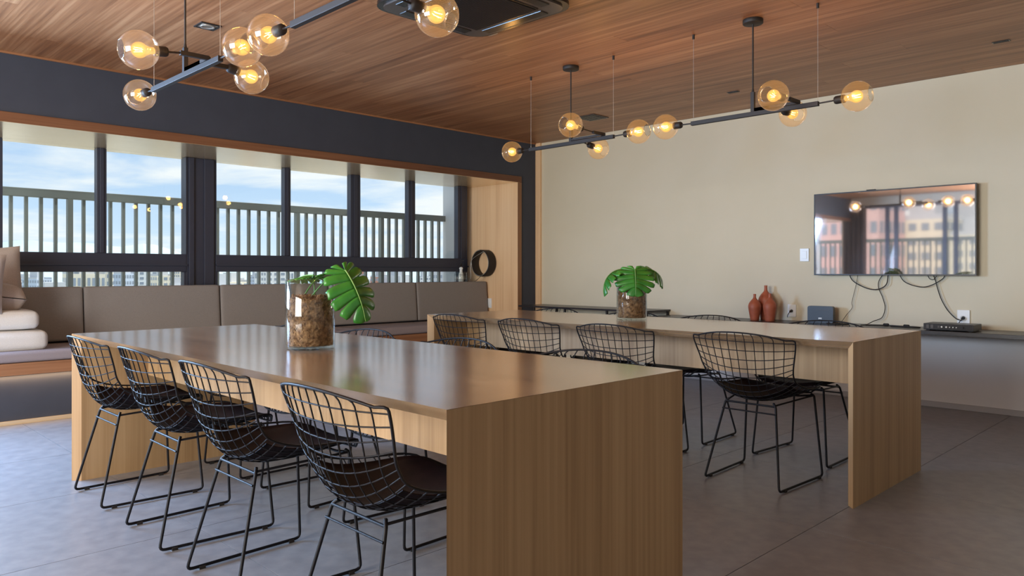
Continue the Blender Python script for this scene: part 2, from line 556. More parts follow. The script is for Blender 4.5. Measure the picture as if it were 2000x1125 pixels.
window('window_1', 2.97, 6.08, [(2.97, 2.975), (3.664, 3.73), (4.427, 4.549), (5.192, 5.286), (5.93, 6.08)],
       [(2.97, 2.99), (4.46, 4.53), (6.0, 6.08)])
window('window_2', -.18, 2.70, [(-.18, -.10), (.53, .60), (1.185, 1.304), (1.966, 2.041), (2.695, 2.70)],
       [(-.18, -.10), (1.21, 1.28), (2.68, 2.70)])
window('window_3', YB, -.44, [(YB, YB + .1), (-2.30, -2.22), (-1.56, -1.44), (-.62, -.44)],
       [(YB, YB + .1), (-1.54, -1.46), (-.62, -.44)])
post = MB().box(GX - .09, GX + .03, 2.70, 2.97, .87, 2.099)
post.box(GX + .03, GX + .05, 2.72, 2.765, .87, 2.099); post.box(GX + .03, GX + .045, 2.86, 2.95, .87, 2.099)
struct('trim_8', post, M['alu'], bevel=.004)
struct('trim_9', MB().box(GX - .09, GX + .03, -.44, -.18, .87, 2.099), M['alu'], bevel=.004)
struct('trim_11', MB().box(GX - .18, GX - .11, 6.075, YJ + .02, .5, 2.13), M['alu'])
# pale pier outside, at the right end of the window
struct('trim_10', MB().box(-7.62, GX - .12, 6.30, 6.75, -3, 4.2), pmat('outside_render', srgb(196, 198, 200), .8))

# ------------------------------------------------------------------ terrace front behind the camera (seen in the screen)
w = struct('window_4', MB().box(-6.35, 2.35, YB - .09, YB - .03, 2.36, 2.42), M['alu'])
obj('sill_track', MB().box(-6.35, 2.35, YB - .09, YB - .03, 0, .05), M['alu'], w)
ms = [-6.32, -5.46, -5.29, -4.41, -4.22, -2.6, -1.2, .2, 1.3, 2.32]
for mx_ in ms:
    obj('stile', MB().box(mx_ - .035, mx_ + .035, YB - .09, YB - .03, .05, 2.36), M['alu'], w)
for a, b in zip(ms[:-1], ms[1:]):
    if a == -5.29: continue            # the sliding door standing open
    obj('glass_pane', MB().box(a + .03, b - .03, YB - .063, YB - .057, .05, 2.36), M['glass'], w)
struct('terrace_floor', MB().box(-7.6, 4, -5.1, YB - .15, -.2, -.03), M['tile'])

# ------------------------------------------------------------------ balustrade outside
RX = -7.6
bal = thing('balustrade', 'dark grey steel balustrade with upright bars outside the window run', 'balustrade', (RX, 0, .55))
obj('top_rail', MB().box(-.03, .03, YB, 6.37, 1.165, 1.24), M['rail'], bal, bevel=.004)
obj('bottom_rail', MB().box(-.02, .02, YB, 6.37, 0, .045), M['rail'], bal)
bar_me = MB().box(-.019, .019, -.0125, .0125, .045, 1.166).mesh('baluster')
post_me = MB().box(-.03, .03, -.021, .021, .045, 1.166).mesh('post')
k = 0; y = 1.945 - 1.1225 * 4
while y < 6.36:
    if y > YB:
        link('post' if k % 10 == 0 else 'baluster', post_me if k % 10 == 0 else bar_me, M['rail'], bal, loc=(0, y, 0))
    k += 1; y += .11225
struct('parapet', MB().box(RX - .12, GX - .10, YB - 2, 6.4, -.3, .55), pmat('parapet_white', srgb(226, 224, 220), .8))

# ------------------------------------------------------------------ window bench with cushions
b = thing('window_bench', 'long oak-fronted built-in bench running under the windows', 'bench', (XL, 1.5, .345))
obj('front_band', MB().box(.0, .035, YB - 1.49, YJ - 1.505, 0, .083), M['frame_y'], b, bevel=.002)
obj('bench_top', MB().box(-.70, -.001, YB - 1.49, YJ - 1.505, .0, .080), M['niche_y'], b)
SZ = .4315
led_b = lamp('bench_strip_light', 'AREA', (XL + .022, 1.4, .338), rot=(0, math.radians(12), 0), energy=16, color=(1, .60, .28),
             shape='RECTANGLE', size=.012, size_y=9.0)
ys = [-1.5, -.4, .70, 1.80, 2.905, 4.01, 5.115, 6.185]
pos_words = ['out of frame at the near end', 'next but one to the near end', 'behind the stack of white cushions', 'beside the stack of white cushions',
             'second to the right of the white cushions', 'behind the tall vase and its drooping leaf', 'at the far end beside the oak jamb']
for i, (a, c) in enumerate(zip(ys[:-1], ys[1:])):
    if i < 2: continue
    ln = c - a - .006
    o = obj('seat_cushion', cushion(ln, .60, .075, .022, .006), M['seat_fabric'], loc=(XL - .27, (a + c) / 2, SZ), rot=(0, 0, math.pi / 2))
    tag(o, 'mauve grey bench seat cushion ' + pos_words[i], 'cushion', 'bench seat cushions')
    o = obj('backrest_cushion', cushion(ln, .425, .13, .02, .004), M['grey_fabric'], loc=(XL - .60, (a + c) / 2, SZ + .078 + .2155),
            rot=(math.radians(85), 0, math.pi / 2))
    tag(o, 'upright taupe backrest cushion ' + pos_words[i], 'cushion', 'bench backrest cushions')

# white floor cushions and pillows piled on the bench
o = obj('floor_cushion', cushion(.72, .62, .135, .045, .012), M['white_fabric'], loc=(XL - .32, 1.085, SZ + .077), rot=(0, 0, math.pi / 2 + .02))
tag(o, 'thick off-white square floor cushion lying directly on the bench', 'cushion', 'white floor cushions')
o = obj('floor_cushion', cushion(.68, .60, .125, .045, .012), M['white_fabric'], loc=(XL - .33, 1.065, SZ + .228), rot=(0, 0, math.pi / 2 - .03))
tag(o, 'thick off-white square floor cushion on top of the other white one', 'cushion', 'white floor cushions')
ZP = SZ + .228 + .130

def pillow(L_, W_, H_):
    mb = MB(); n = 16
    def P(u, v, s):
        e = max(0, (1 - u ** 4)) ** .5 * max(0, (1 - v ** 4)) ** .5
        pin = 1 - .07 * (1 - abs(u * v) ** 1.0) * (abs(u) ** 6 + abs(v) ** 6) * .6
        return (u * L_ / 2 * (1 - .05 * (1 - v * v) * abs(u) ** 4), v * W_ / 2 * (1 - .05 * (1 - u * u) * abs(v) ** 4), s * (H_ / 2 * e ** .75 + .003))
    for s in (1, -1):
        k = len(mb.v)
        for i in range(n + 1):
            for j in range(n + 1):
                mb.v.append(P(-1 + 2 * i / n, -1 + 2 * j / n, s))
        for i in range(n):
            for j in range(n):
                q = [k + i * (n + 1) + j, k + (i + 1) * (n + 1) + j, k + (i + 1) * (n + 1) + j + 1, k + i * (n + 1) + j + 1]
                mb.f.append(q if s > 0 else q[::-1]); mb.sm.append(True)
    return mb
o = obj('pillow', pillow(.50, .34, .22), M['pillow'], loc=(XL - .29, 1.085, ZP + .095), rot=(math.radians(-5), math.radians(8), math.radians(94)))
tag(o, 'plump taupe pillow lying flat on the white cushion stack', 'pillow', 'scatter pillows')
o = obj('pillow', pillow(.46, .46, .11), M['pillow'], loc=(XL - .50, 1.155, ZP + .225), rot=(math.radians(90), math.radians(-4), math.radians(88)))
tag(o, 'upright taupe pillow leaning against the window behind the flat one', 'pillow', 'scatter pillows')
o = obj('pillow', pillow(.44, .42, .11), M['pillow'], loc=(XL - .055, .965, ZP + .20), rot=(math.radians(88), math.radians(4), math.radians(88)))
tag(o, 'upright taupe pillow at the left frame edge in front', 'pillow', 'scatter pillows')

# ================================================================== tables
def table(label, x1, y0, Ln, Wd):
    t = .035; H = .75
    r = thing('dining_table', label, 'table', (x1 - Ln / 2, y0 + Wd / 2, 0), group='long oak tables')
    hl, hw = Ln / 2, Wd / 2
    obj('tabletop', MB().hexa([(-hl + t, -hw + t, H - t), (hl - t, -hw + t, H - t), (hl - t, hw - t, H - t), (-hl + t, hw - t, H - t)],
                              [(-hl, -hw, H), (hl, -hw, H), (hl, hw, H), (-hl, hw, H)]), M['oak_x'], r)
    for s in (-1, 1):
        a, c = s * hl, s * (hl - t)
        A = [(a, -hw, 0.0), (a, hw, 0.0), (a, hw, H - .0008), (a, -hw, H - .0008)]
        B = [(c, -hw + t, 0.0), (c, hw - t, 0.0), (c, hw - t, H - t - .0008), (c, -hw + t, H - t - .0008)]
        mb = MB().hexa(B, A) if s > 0 else MB().hexa(A, B)
        obj('end_panel', mb, M['oak_z'], r)
    for s in (-1, 1):
        a = s * (hw - .36)
        obj('apron', MB().box(-hl + t, hl - t, min(a, a - s * .036), max(a, a - s * .036), .508, H - t), M['oak_z'], r)
    return r
table('front long oak table with the big glass vase and drooping leaf', -1.331, 1.111, 2.973, .986)
table('rear long oak table, nearer the beige wall and television', -1.316, 3.468, 3.06, .936)

# ================================================================== wire chairs
prof = [  # yc, zc, half width, edge dy, edge dz
    (.268, .418, .150, -.020, .012), (.255, .434, .196, -.028, .030), (.19, .431, .226, -.012, .044), (.11, .420, .240, 0, .058), (.03, .411, .246, .004, .072),
    (-.05, .408, .246, .010, .086), (-.115, .418, .243, .016, .094), (-.165, .443, .240, .026, .092), (-.198, .485, .240, .040, .080),
    (-.224, .540, .247, .050, .056), (-.240, .600, .255, .056, .034), (-.257, .660, .266, .060, .016), (-.272, .715, .274, .062, .002),
    (-.281, .746, .270, .064, -.008), (-.288, .768, .238, .056, -.030)]
def shell(u, v):
    """u -1..1 across, v 0..len-1 along"""
    i = min(int(v), len(prof) - 2); f = v - i
    def cr_(k):
        p = [prof[max(0, min(len(prof) - 1, i + q))][k] for q in (-1, 0, 1, 2)]
        return .5 * (2 * p[1] + (p[2] - p[0]) * f + (2 * p[0] - 5 * p[1] + 4 * p[2] - p[3]) * f * f + (3 * p[1] - p[0] - 3 * p[2] + p[3]) * f ** 3)
    yc, zc, w_, dy, dz = [cr_(k) for k in range(5)]
    q = abs(u) ** 2.2
    return Vector((u * w_, yc + dy * q, zc + dz * q))
VM = len(prof) - 1
def make_chair(label, group):
    t = thing('wire_chair', label, 'chair', group=group)
    mb = MB()
    nu = 12
    for i in range(1, nu):
        u = -1 + 2 * i / nu
        mb.tube([shell(u, VM * k / 30) for k in range(31)], .0023, 5)
    for v in [1.0, 1.9, 2.7, 3.4, 4.1, 4.8, 5.5, 6.2, 6.9, 7.6, 8.3, 9.0, 9.75, 10.5, 11.3, 12.2]:
        mb.tube([shell(-1 + 2 * k / 14, v) for k in range(15)], .0023, 5)
    sh = obj('wire_shell', mb, M['wire'], t)
    rim = [shell(-1 + 2 * k / 12, 0) for k in range(12)] + [shell(1, VM * k / 36) for k in range(36)] + \
          [shell(1 - 2 * k / 14, VM) for k in range(14)] + [shell(-1, VM * (1 - k / 36)) for k in range(36)]
    obj('rim', MB().tube(rim, .0042, 6, closed=True), M['wire'], sh)
    # leather seat pad following the dish
    pad = MB(); n = 14
    for s, h in ((0, .004), (1, .016)):
        k0 = len(pad.v)
        for i in range(n + 1):
            for j in range(n + 1):
                a, c = -1 + 2 * i / n, -1 + 2 * j / n
                u = a * .90; v = 3.65 + c * 3.0
                p = shell(u, v)
                e = max(0, 1 - a ** 8) * max(0, 1 - c ** 8)
                d = (shell(u + .02, v) - shell(u - .02, v)).cross(shell(u, v + .05) - shell(u, v - .05) if v > .05 else shell(u, .1) - shell(u, 0))
                d.normalize()
                if d.z < 0: d = -d
                pad.v.append(tuple(p + d * (.0045 + (h - .004) * (e * .75 + .25))))
        for i in range(n):
            for j in range(n):
                q = [k0 + i * (n + 1) + j, k0 + (i + 1) * (n + 1) + j, k0 + (i + 1) * (n + 1) + j + 1, k0 + i * (n + 1) + j + 1]
                pad.f.append(q if s == 0 else q[::-1]); pad.sm.append(True)
    m_ = (n + 1) ** 2
    ring = [i * (n + 1) for i in range(n + 1)] + [n * (n + 1) + j for j in range(1, n + 1)] + [i * (n + 1) + n for i in range(n - 1, -1, -1)] + [j for j in range(n - 1, 0, -1)]
    for a, c in zip(ring, ring[1:] + ring[:1]):
        pad.f.append([a, c, c + m_, a + m_]); pad.sm.append(False)
    obj('seat_pad', pad, M['leather'], t)
    for s in (-1, 1):
        R = .0058
        pts = [(s * .120, -.118, .412), (s * .136, -.128, .398), (s * .200, -.225, R + .004), (s * .219, .225, R + .004), (s * .188, .196, .424), (s * .172, .190, .432)]
        lg = obj('sled_leg', MB().tube(fillet(pts, .022), R, 8), M['wire'], t)
        for yy in (-.17, .185):
            x_ = s * (.200 + .019 * (yy + .225) / .45)
            obj('floor_glide', MB().box(x_ - .008, x_ + .008, yy - .011, yy + .011, 0, .012), M['black'], lg)
    obj('rear_crossbar', MB().tube([(-.134, -.128, .398), (.134, -.128, .398)], .0052, 6).tube([(-.146, -.143, .362), (.146, -.143, .362)], .004, 6), M['wire'], t)
    obj('front_crossbar', MB().tube([(-.186, .196, .424), (-.1, .2, .412), (.1, .2, .412), (.186, .196, .424)], .0052, 6), M['wire'], t)
    for s in (-1, 1):
        obj('side_rail', MB().tube([(s * .130, -.124, .402), (s * .16, .03, .414), (s * .186, .196, .424)], .0045, 6), M['wire'], t)
    return t
PI = math.pi
rows = [
    ('front table, window-side near row', [(-3.875, 1.288, .00), (-3.155, 1.288, -.02), (-2.50, 1.283, -.01), (-1.765, 1.286, -.02)], 0,
     ['at the window end of the front table, near side', 'second from the window end on the near side of the front table',
      'third from the window end on the near side of the front table', 'closest to the camera, beside the front table end panel']),
    ('front table, far row', [(-3.917, 1.945, PI), (-3.25, 1.945, PI + .02), (-2.52, 1.945, PI - .02), (-1.80, 1.945, PI)], 0,
     ['hidden behind the tall vase, far side of the front table', 'whose curved top shows right of the drooping leaf',
      'whose curved top shows above the middle of the front table', 'whose curved top shows near the right corner of the front table']),
    ('rear table, near row', [(-4.01, 3.665, .0), (-3.33, 3.665, -.02), (-2.645, 3.66, .0), (-1.85, 3.665, .0)], 0,
     ['at the window end of the rear table, near side', 'second from the window end on the near side of the rear table',
      'third from the window end, in front of the smaller vase', 'fully visible at the open end of the rear table']),
    ('rear table, far row', [(-4.05, 4.29, PI), (-3.30, 4.29, PI), (-2.66, 4.29, PI), (-1.89, 4.29, PI - .03)], 0,
     ['on the wall side of the rear table, leftmost', 'on the wall side of the rear table behind the small vase',
      'on the wall side of the rear table below the red vases', 'on the wall side of the rear table below the router'])]
first = None
for rname, pl, _, labs in rows:
    for (x, y, rz), lab in zip(pl, labs):
        lb = 'black wire chair ' + lab
        if first is None:
            first = make_chair(lb, 'black wire chairs around the tables')
            first.location = (x, y, 0); first.rotation_euler = (0, 0, rz)
        else:
            dup(first, (x, y, 0), rz, lb)

# ================================================================== vases with monstera leaves
def leaf_mesh(Lf, Wf, droop, fold, cup, seed=0, fingers=7, gapw=.13):
    rnd = random.Random(seed)
    mb = MB()
    def bend(x, y, z0):
        # fold about midrib then bend along arc
        z = z0 - abs(x) * fold - cup * (x / Wf) ** 2 * Wf
        if abs(droop) > 1e-4 and y > 0:
            R = Lf / droop; a = y / R
            return (x, (R + z) * math.sin(a), (R + z) * math.cos(a) - R)
        return (x, y, z)
    def marg(t):      # t 0 (base lobe) .. 1 (apex): half outline
        a = -2.05 + t * (2.05 + PI / 2)
        rx = Wf * (math.cos(a * .97) if a > -.3 else math.cos(a * .72)) * 1.0
        y_ = Lf * (.40 + .60 * math.sin(a)) if a > 0 else Lf * (.40 + .58 * math.sin(max(a, -PI / 2)) + (.05 if a < -PI / 2 else 0) * (-PI / 2 - a))
        return max(rx, .0), y_
    for s in (-1, 1):
        for k in range(fingers):
            t0, t1 = k / fingers, (k + 1) / fingers
            r0, r1 = max(0, (k - 1.6) / (fingers - 1.0)), max(0, (k - .6) / (fingers - 1.0))
            r0, r1 = r0 * .92 * Lf, r1 * .92 * Lf
            if k == fingers - 1: r1 = .98 * Lf
            nr, na = 8, 4
            base = len(mb.v)
            jit = rnd.uniform(-.02, .02)
            for i in range(nr + 1):
                q = i / nr
                gap = 0 if q < .42 else gapw * ((q - .42) / .58) ** .7
                if q > .93: gap += .10
                if k == fingers - 1: g0, g1 = gap, 0
                elif k == 0: g0, g1 = 0, gap
                else: g0, g1 = gap, gap
                for j in range(na + 1):
                    a = j / na
                    tt = t0 + (t1 - t0) * (g0 + (1 - g0 - g1) * a)
                    mx0, my0 = marg(min(1, tt + jit * q * (0 < k < fingers - 1)))
                    ry = r0 + (r1 - r0) * a
                    x = mx0 * q; y = ry + (my0 - ry) * (q ** 1.7 if my0 > ry else q ** 1.05)
                    if k == 0 and r0 == 0:
                        pass
                    ridge = .006 * math.sin(PI * a) * q
                    mb.v.append(bend(s * x, y, ridge))
            for i in range(nr):
                for j in range(na):
                    f = [base + i * (na + 1) + j, base + (i + 1) * (na + 1) + j, base + (i + 1) * (na + 1) + j + 1, base + i * (na + 1) + j + 1]
                    mb.f.append(f if s > 0 else f[::-1]); mb.sm.append(True)
    rib = MB()
    rib.tube([bend(0, Lf * .97 * i / 12, .0025) for i in range(13)], [.0032 - .0022 * i / 12 for i in range(13)], 6)
    return mb, rib

def vase(label, loc, leaves, leaf_mats=None):
    r = thing('glass_vase', label, 'vase', loc, group='glass vases with bark and monstera')
    R, H = .0995, .285
    mb = MB()
    mb.lathe([(0, 0), (R - .004, 0), (R, .004), (R, H - .002), (R - .002, H), (R - .005, H - .002), (R - .005, .018), (R - .012, .013), (0, .013)], 48)
    obj('glass_cylinder', mb, M['vglass'], r)
    # bark fill
    rnd = random.Random(3)
    mu = MB()
    hm = .205
    prof_ = [(.0, .0145)] + [(R - .016, .0145)] + [(R - .0095, .022 + (hm - .022) * i / 18) for i in range(19)] + [(.07, hm + .004), (.03, hm + .010), (0, hm + .008)]
    n = 48
    vs = []; fs = []
    for i, (rr, z) in enumerate(prof_):
        for k_ in range(n):
            a = 2 * PI * k_ / n
            j = rnd.uniform(-.004, .0035) if 0 < rr else 0
            jz = rnd.uniform(-.003, .006) if z > hm - .01 else 0
            vs.append(((rr + j) * math.cos(a), (rr + j) * math.sin(a), z + jz))
    for i in range(len(prof_) - 1):
        for k_ in range(n):
            l = (k_ + 1) % n
            fs.append((i * n + k_, i * n + l, (i + 1) * n + l, (i + 1) * n + k_))
    mu.add(vs, fs, False)
    for q in range(900):
        a = rnd.uniform(0, 2 * PI); z = rnd.uniform(.02, hm + .006)
        rr = R - .0105 if q < 780 else rnd.uniform(0, R - .02)
        if q >= 780: z = hm + rnd.uniform(.004, .014)
        c = Vector((rr * math.cos(a), rr * math.sin(a), z))
        tng = Vector((-math.sin(a), math.cos(a), 0)); up = Vector((0, 0, 1)); ang = rnd.uniform(0, PI)
        d1 = (tng * math.cos(ang) + up * math.sin(ang)) * rnd.uniform(.003, .010)
        d2 = (tng * -math.sin(ang) + up * math.cos(ang)) * rnd.uniform(.001, .0025)
        nr_ = Vector((math.cos(a), math.sin(a), 0)) * .0025
        mu.hexa([c - d1 - d2 - nr_, c + d1 - d2 - nr_, c + d1 + d2 - nr_, c - d1 + d2 - nr_], [c - d1 - d2 + nr_, c + d1 - d2 + nr_, c + d1 + d2 + nr_, c - d1 + d2 + nr_])
    m = obj('bark_mulch', mu, M['mulch'], r); m['kind'] = 'stuff'
    for i, (p, d, up, Lf, Wf, droop, fold, cup) in enumerate(leaves):
        d = Vector(d).normalized(); up = Vector(up); up = (up - d * up.dot(d)).normalized()
        sd = d.cross(up)
        mat = Matrix((sd, d, up)).transposed().to_4x4(); mat.translation = Vector(p)
        lm, rb = leaf_mesh(Lf, Wf, droop, fold, cup, i)
        lo_ = obj('leaf', lm, M['leaf'], r)
        lo_.matrix_local = mat
        so = lo_.modifiers.new('thickness', 'SOLIDIFY'); so.thickness = .0012
        obj('midrib', rb, M['rib'], lo_)
        inv = mat.inverted()
        root = Vector((rnd.uniform(-.03, .03), rnd.uniform(-.03, .03), hm))
        mid = (root + Vector(p)) / 2 + Vector((0, 0, .02))
        st = MB().tube([inv @ q for q in bez([root, mid, Vector(p)], 8)], .003, 6)
        obj('stalk', st, M['stem'], lo_)
    return r

ca, sa = math.cos(.7885), math.sin(.7885)
rt = Vector((ca, sa, 0)); fw = Vector((-sa, ca, 0)); up = Vector((0, 0, 1))
def V3(a, b, c): return rt * a + fw * b + up * c
vase('tall glass vase of bark with one big drooping leaf on front table', (-2.783, 1.594, .7503), [
    (V3(.150, -.03, .322), V3(.46, -.20, -.60), V3(.50, -.66, .50), .235, .108, .8, .30, .14),
    (V3(.0, .05, .300), V3(-.75, .62, .05), V3(0, .05, 1), .16, .07, .5, .25, .1),
    (V3(.055, .05, .310), V3(-.35, .85, .02), V3(0, .1, 1), .15, .06, .4, .3, .1)])
vase('smaller-looking glass vase with three drooping leaves on rear table', (-2.956, 4.049, .7503), [
    (V3(.008, -.082, .330), V3(-.03, -.52, -.62), V3(0, -.72, .52), .19, .132, .7, .18, .12),
    (V3(-.05, -.01, .330), V3(-.84, -.15, .05), V3(.1, .20, 1), .27, .075, 1.9, .45, .1),
    (V3(.07, -.01, .335), V3(.90, -.05, .05), V3(.10, -.45, .85), .225, .095, 1.7, .22, .1)])

# ================================================================== pendant lights
BZ = 2.02
def pendant(label, cx, cy, g1, g2):
    """pin-wheel fitting: long beam along x with two offset cross arms; g1,g2 = globe centres on the cross arms (offsets)"""
    r = thing('pendant_light', label, 'pendant light', (cx, cy, BZ), group='globe pendant lights')
    top = ZC - BZ
    obj('canopy', MB().lathe([(0, top), (.058, top), (.060, top - .003), (.060, top - .024), (.057, top - .027), (0, top - .027)], 32), M['black'], r)
    rod = obj('drop_rod', MB().cyl((0, 0, .145), (0, 0, top - .02), .0048, 10), M['black'], r)
    obj('bracket', MB().box(-.011, .011, -.010, .010, -.012, .13).tube([(0, 0, .12), (0, 0, .15)], [.010, .0055], 10), M['black'], rod)
    obj('beam', MB().box(-.425, .40, -.012, .012, -.014, .012), M['black'], r, bevel=.002)
    arms = [(Vector((-.621, 0, .005)), Vector((1, 0, 0)), Vector((-.42, 0, .0))), (Vector((.611, 0, .005)), Vector((-1, 0, 0)), Vector((.395, 0, 0)))]
    for g_, sg in ((g1, 1), (g2, -1)):
        gx, gy, gz = g_
        o = obj('cross_bar', MB().box(gx - .010, gx + .010, min(0, -sg * .13), max(0, -sg * .13) , -.010, .010), M['black'], r, bevel=.002)
        br = obj('joint', MB().box(min(0, gx), max(0, gx), -.008, .008, -.008, .008), M['black'], o)
        o.location = (0, 0, .024); 
        arms.append((Vector((gx, gy, gz)), Vector((0, sg, 0)), Vector((gx, -sg * .125, .024))))
    Rg = .083
    for c, d, st in arms:
        # d points from the globe centre back to the socket
        d = (st - c).normalized()
        q = d.to_track_quat('Z', 'Y').to_matrix().to_4x4(); q.translation = c
        arm = obj('arm_rod', MB().cyl(st, c + d * (Rg + .04), .0045, 8), M['black'], r)
        prof_ = []
        a0, a1 = math.asin(.50), PI - math.asin(.30)
        for i in range(25):
            a = a0 + (a1 - a0) * i / 24
            prof_.append((Rg * math.sin(a), -Rg * math.cos(a)))
        prof_ = [(prof_[0][0] - .003, prof_[0][1] + .004), (prof_[0][0] - .003, prof_[0][1] - .001)] + prof_ + [(.022, prof_[-1][1] + .004)]
        gl = obj('globe', MB().lathe(prof_, 32, q), M['globe'], r)
        lip = [q @ Vector(((Rg * math.sin(a0) - .001) * math.cos(2 * PI * k_ / 28), (Rg * math.sin(a0) - .001) * math.sin(2 * PI * k_ / 28), -Rg * math.cos(a0))) for k_ in range(28)]
        obj('glass_lip', MB().tube(lip, .0018, 6, closed=True), M['vglass'], gl)
        sk = MB().lathe([(0, .062), (.018, .062), (.0225, .066), (.0225, Rg + .030), (.019, Rg + .038), (0, Rg + .040)], 20, q)
        obj('socket', sk, M['black'], r)
        bu = MB().lathe([(.0, -.031)] + [(.034 * math.sin(a), .003 - .034 * math.cos(a)) for a in [i * .22 for i in range(1, 12)]] + [(.015, .048), (.015, .064)], 20, q)
        obj('bulb', bu, M['amber'], gl)
        fi = MB()
        for k_ in range(4):
            a = k_ * PI / 2
            fi.tube([q @ Vector((.007 * math.cos(a), .007 * math.sin(a), .016)), q @ Vector((.010 * math.cos(a + .5), .010 * math.sin(a + .5), -.018))], .0013, 5)
        obj('filament', fi, M['filament'], gl)
        lp = lamp('bulb_glow', 'POINT', r.location + c + d * (.036 - Rg) * 0, energy=PW, color=(1, .62, .27), shadow_soft_size=.028)
    for x in (-.41, .395):
        wv = MB().cyl((x, 0, .012), (x, 0, top - .02), .0011, 5)
        w_ = obj('suspension_wire', wv, M['silver'], r)
        obj('ceiling_fixing', MB().cyl((x, 0, top - .028), (x, 0, top), .008, 10), M['black'], w_)
    return r
PW = 3.8
pendant('globe pendant nearest the window over the front table', -3.70, 1.445, (.275, -.305, .0), (.19, .245, .0))
pendant('globe pendant cut off by the top edge over the front table', -2.235, 1.447, (.285, -.318, .0), (.05, .33, .005))
pendant('globe pendant above the window end of the rear table', -3.654, 4.248, (.315, -.37, .04), (.0, .325, -.003))
pendant('globe pendant above the open end of the rear table', -2.198, 4.238, (.285, -.32, .01), (.11, .30, .03))

# ================================================================== ceiling items
# cassette air conditioner
def rrect(x0, x1, y0, y1, r, n=6):
    o = []
    for cx, cy, a0 in ((x1 - r, y1 - r, 0), (x0 + r, y1 - r, PI / 2), (x0 + r, y0 + r, PI), (x1 - r, y0 + r, 1.5 * PI)):
        for k_ in range(n + 1):
            a = a0 + PI / 2 * k_ / n
            o.append((cx + r * math.cos(a), cy + r * math.sin(a)))
    return o
def plate(pts, z0, z1):
    mb = MB(); n = len(pts)
    mb.add([(x, y, z0) for x, y in pts], [tuple(range(n))[::-1]])
    mb.add([(x, y, z1) for x, y in pts], [tuple(range(n))])
    mb.add([(x, y, z0) for x, y in pts] + [(x, y, z1) for x, y in pts], [(i, (i + 1) % n, n + (i + 1) % n, n + i) for i in range(n)], True)
    return mb
ac = thing('air_conditioner', 'black four-way cassette air conditioner set in the wood ceiling', 'air conditioner', (-3.18, 2.85, ZC))
obj('face_frame', plate(rrect(-.42, .42, -.42, .42, .12), -.022, 0), M['ac_black'], ac, bevel=.006)
obj('inner_frame', plate(rrect(-.385, .385, -.385, .385, .09), -.032, -.02), M['ac_grey'], ac, bevel=.004)
for i, (x, y, lx, ly) in enumerate(((0, .325, .25, .032), (0, -.325, .25, .032), (.325, 0, .032, .25), (-.325, 0, .032, .25))):
    obj('air_flap', MB().box(x - lx, x + lx, y - ly, y + ly, -.037, -.03), M['ac_black'], ac, bevel=.003)
gr = obj('intake_grille', MB().box(-.262, .262, -.262, .262, -.038, -.03), M['ac_black'], ac, bevel=.003)
gm = MB()
for i in range(40):
    x = -.252 + .504 * (i + .5) / 40
    gm.box(x - .0035, x + .0035, -.252, .252, -.0415, -.037)
obj('grille_slats', gm, M['ac_grille'], gr)['kind'] = 'stuff'
obj('sensor_lobe', plate(rrect(-.34, -.25, .40, .445, .022), -.016, 0), M['silver'], ac, bevel=.003)

sp = thing('recessed_spotlight', 'small square recessed spotlight in the ceiling between pendants', 'spotlight', (-4.636, 1.947, ZC))
fr = MB()
fr.box(-.062, .062, -.062, -.050, -.006, .001); fr.box(-.062, .062, .050, .062, -.006, .001); fr.box(-.062, -.050, -.05, .05, -.006, .001); fr.box(.050, .062, -.05, .05, -.006, .001)
obj('trim_frame', fr, M['black'], sp)
obj('housing', MB().box(-.05, .05, -.05, .05, -.002, .0), M['silver'], sp)
obj('lamp_ring', MB().lathe([(.030, -.002), (.044, -.004), (.044, -.009), (.034, -.009), (.028, -.004)], 24), M['silver'], sp)
obj('lens', MB().lathe([(0, -.006), (.03, -.005)], 20), pmat('lens_grey', srgb(120, 112, 100), .2), sp)

v = thing('ceiling_grille', 'dark square grille in the ceiling by the far wall', 'vent', (-4.71, 5.79, ZC), 0)
obj('frame', MB().box(-.12, .12, -.12, .12, -.008, 0), M['ac_grey'], v, bevel=.002)
for i in range(6):
    obj('slat', MB().box(-.10, .10, -.1 + i * .036, -.1 + i * .036 + .018, -.012, -.007), M['ac_black'], v)
for (x, y), lb in (((-3.199, 5.824), 'left'), ((-1.247, 5.802), 'right')):
    s_ = thing('ceiling_slot', 'narrow dark slot in the ceiling near far wall, %s one' % lb, 'slot', (x, y, ZC), group='ceiling slots')
    obj('slot_frame', MB().box(-.05, .05, -.022, .022, -.004, 0), M['ac_black'], s_, bevel=.001)
    obj('slot_insert', MB().box(-.042, .042, -.014, .014, -.006, -.003), M['black'], s_)

# ================================================================== far wall: shelf, console, television and small things
SH = .628
s_ = thing('wall_shelf', 'long dark lacquered shelf along the beige wall', 'shelf', (-.85, 6.33, SH))
obj('board', MB().box(-3.42, 3.44, -.205, .209, -.028, 0), M['shelf'], s_, bevel=.002)
obj('front_lip', MB().box(-3.42, 3.44, -.209, -.2045, -.029, -.004), M['shelf'], s_)
c_ = thing('console_table', 'black metal-framed low console standing left of the shelf', 'console', (-5.175, 6.33, 0))
obj('console_top', MB().box(-.885, .885, -.205, .205, .662, .68), M['shelf'], c_, bevel=.002)
for x in (-.65, -.19, .38, .875):
    obj('leg', MB().box(x - .010, x + .010, -.2, -.18, 0, .662), M['black'], c_)
for x in (-.65, .38, .862):
    obj('leg', MB().box(x - .010, x + .010, .18, .2, 0, .662), M['black'], c_)
obj('stretcher', MB().box(-.65, .875, -.198, -.182, .30, .316), M['black'], c_)

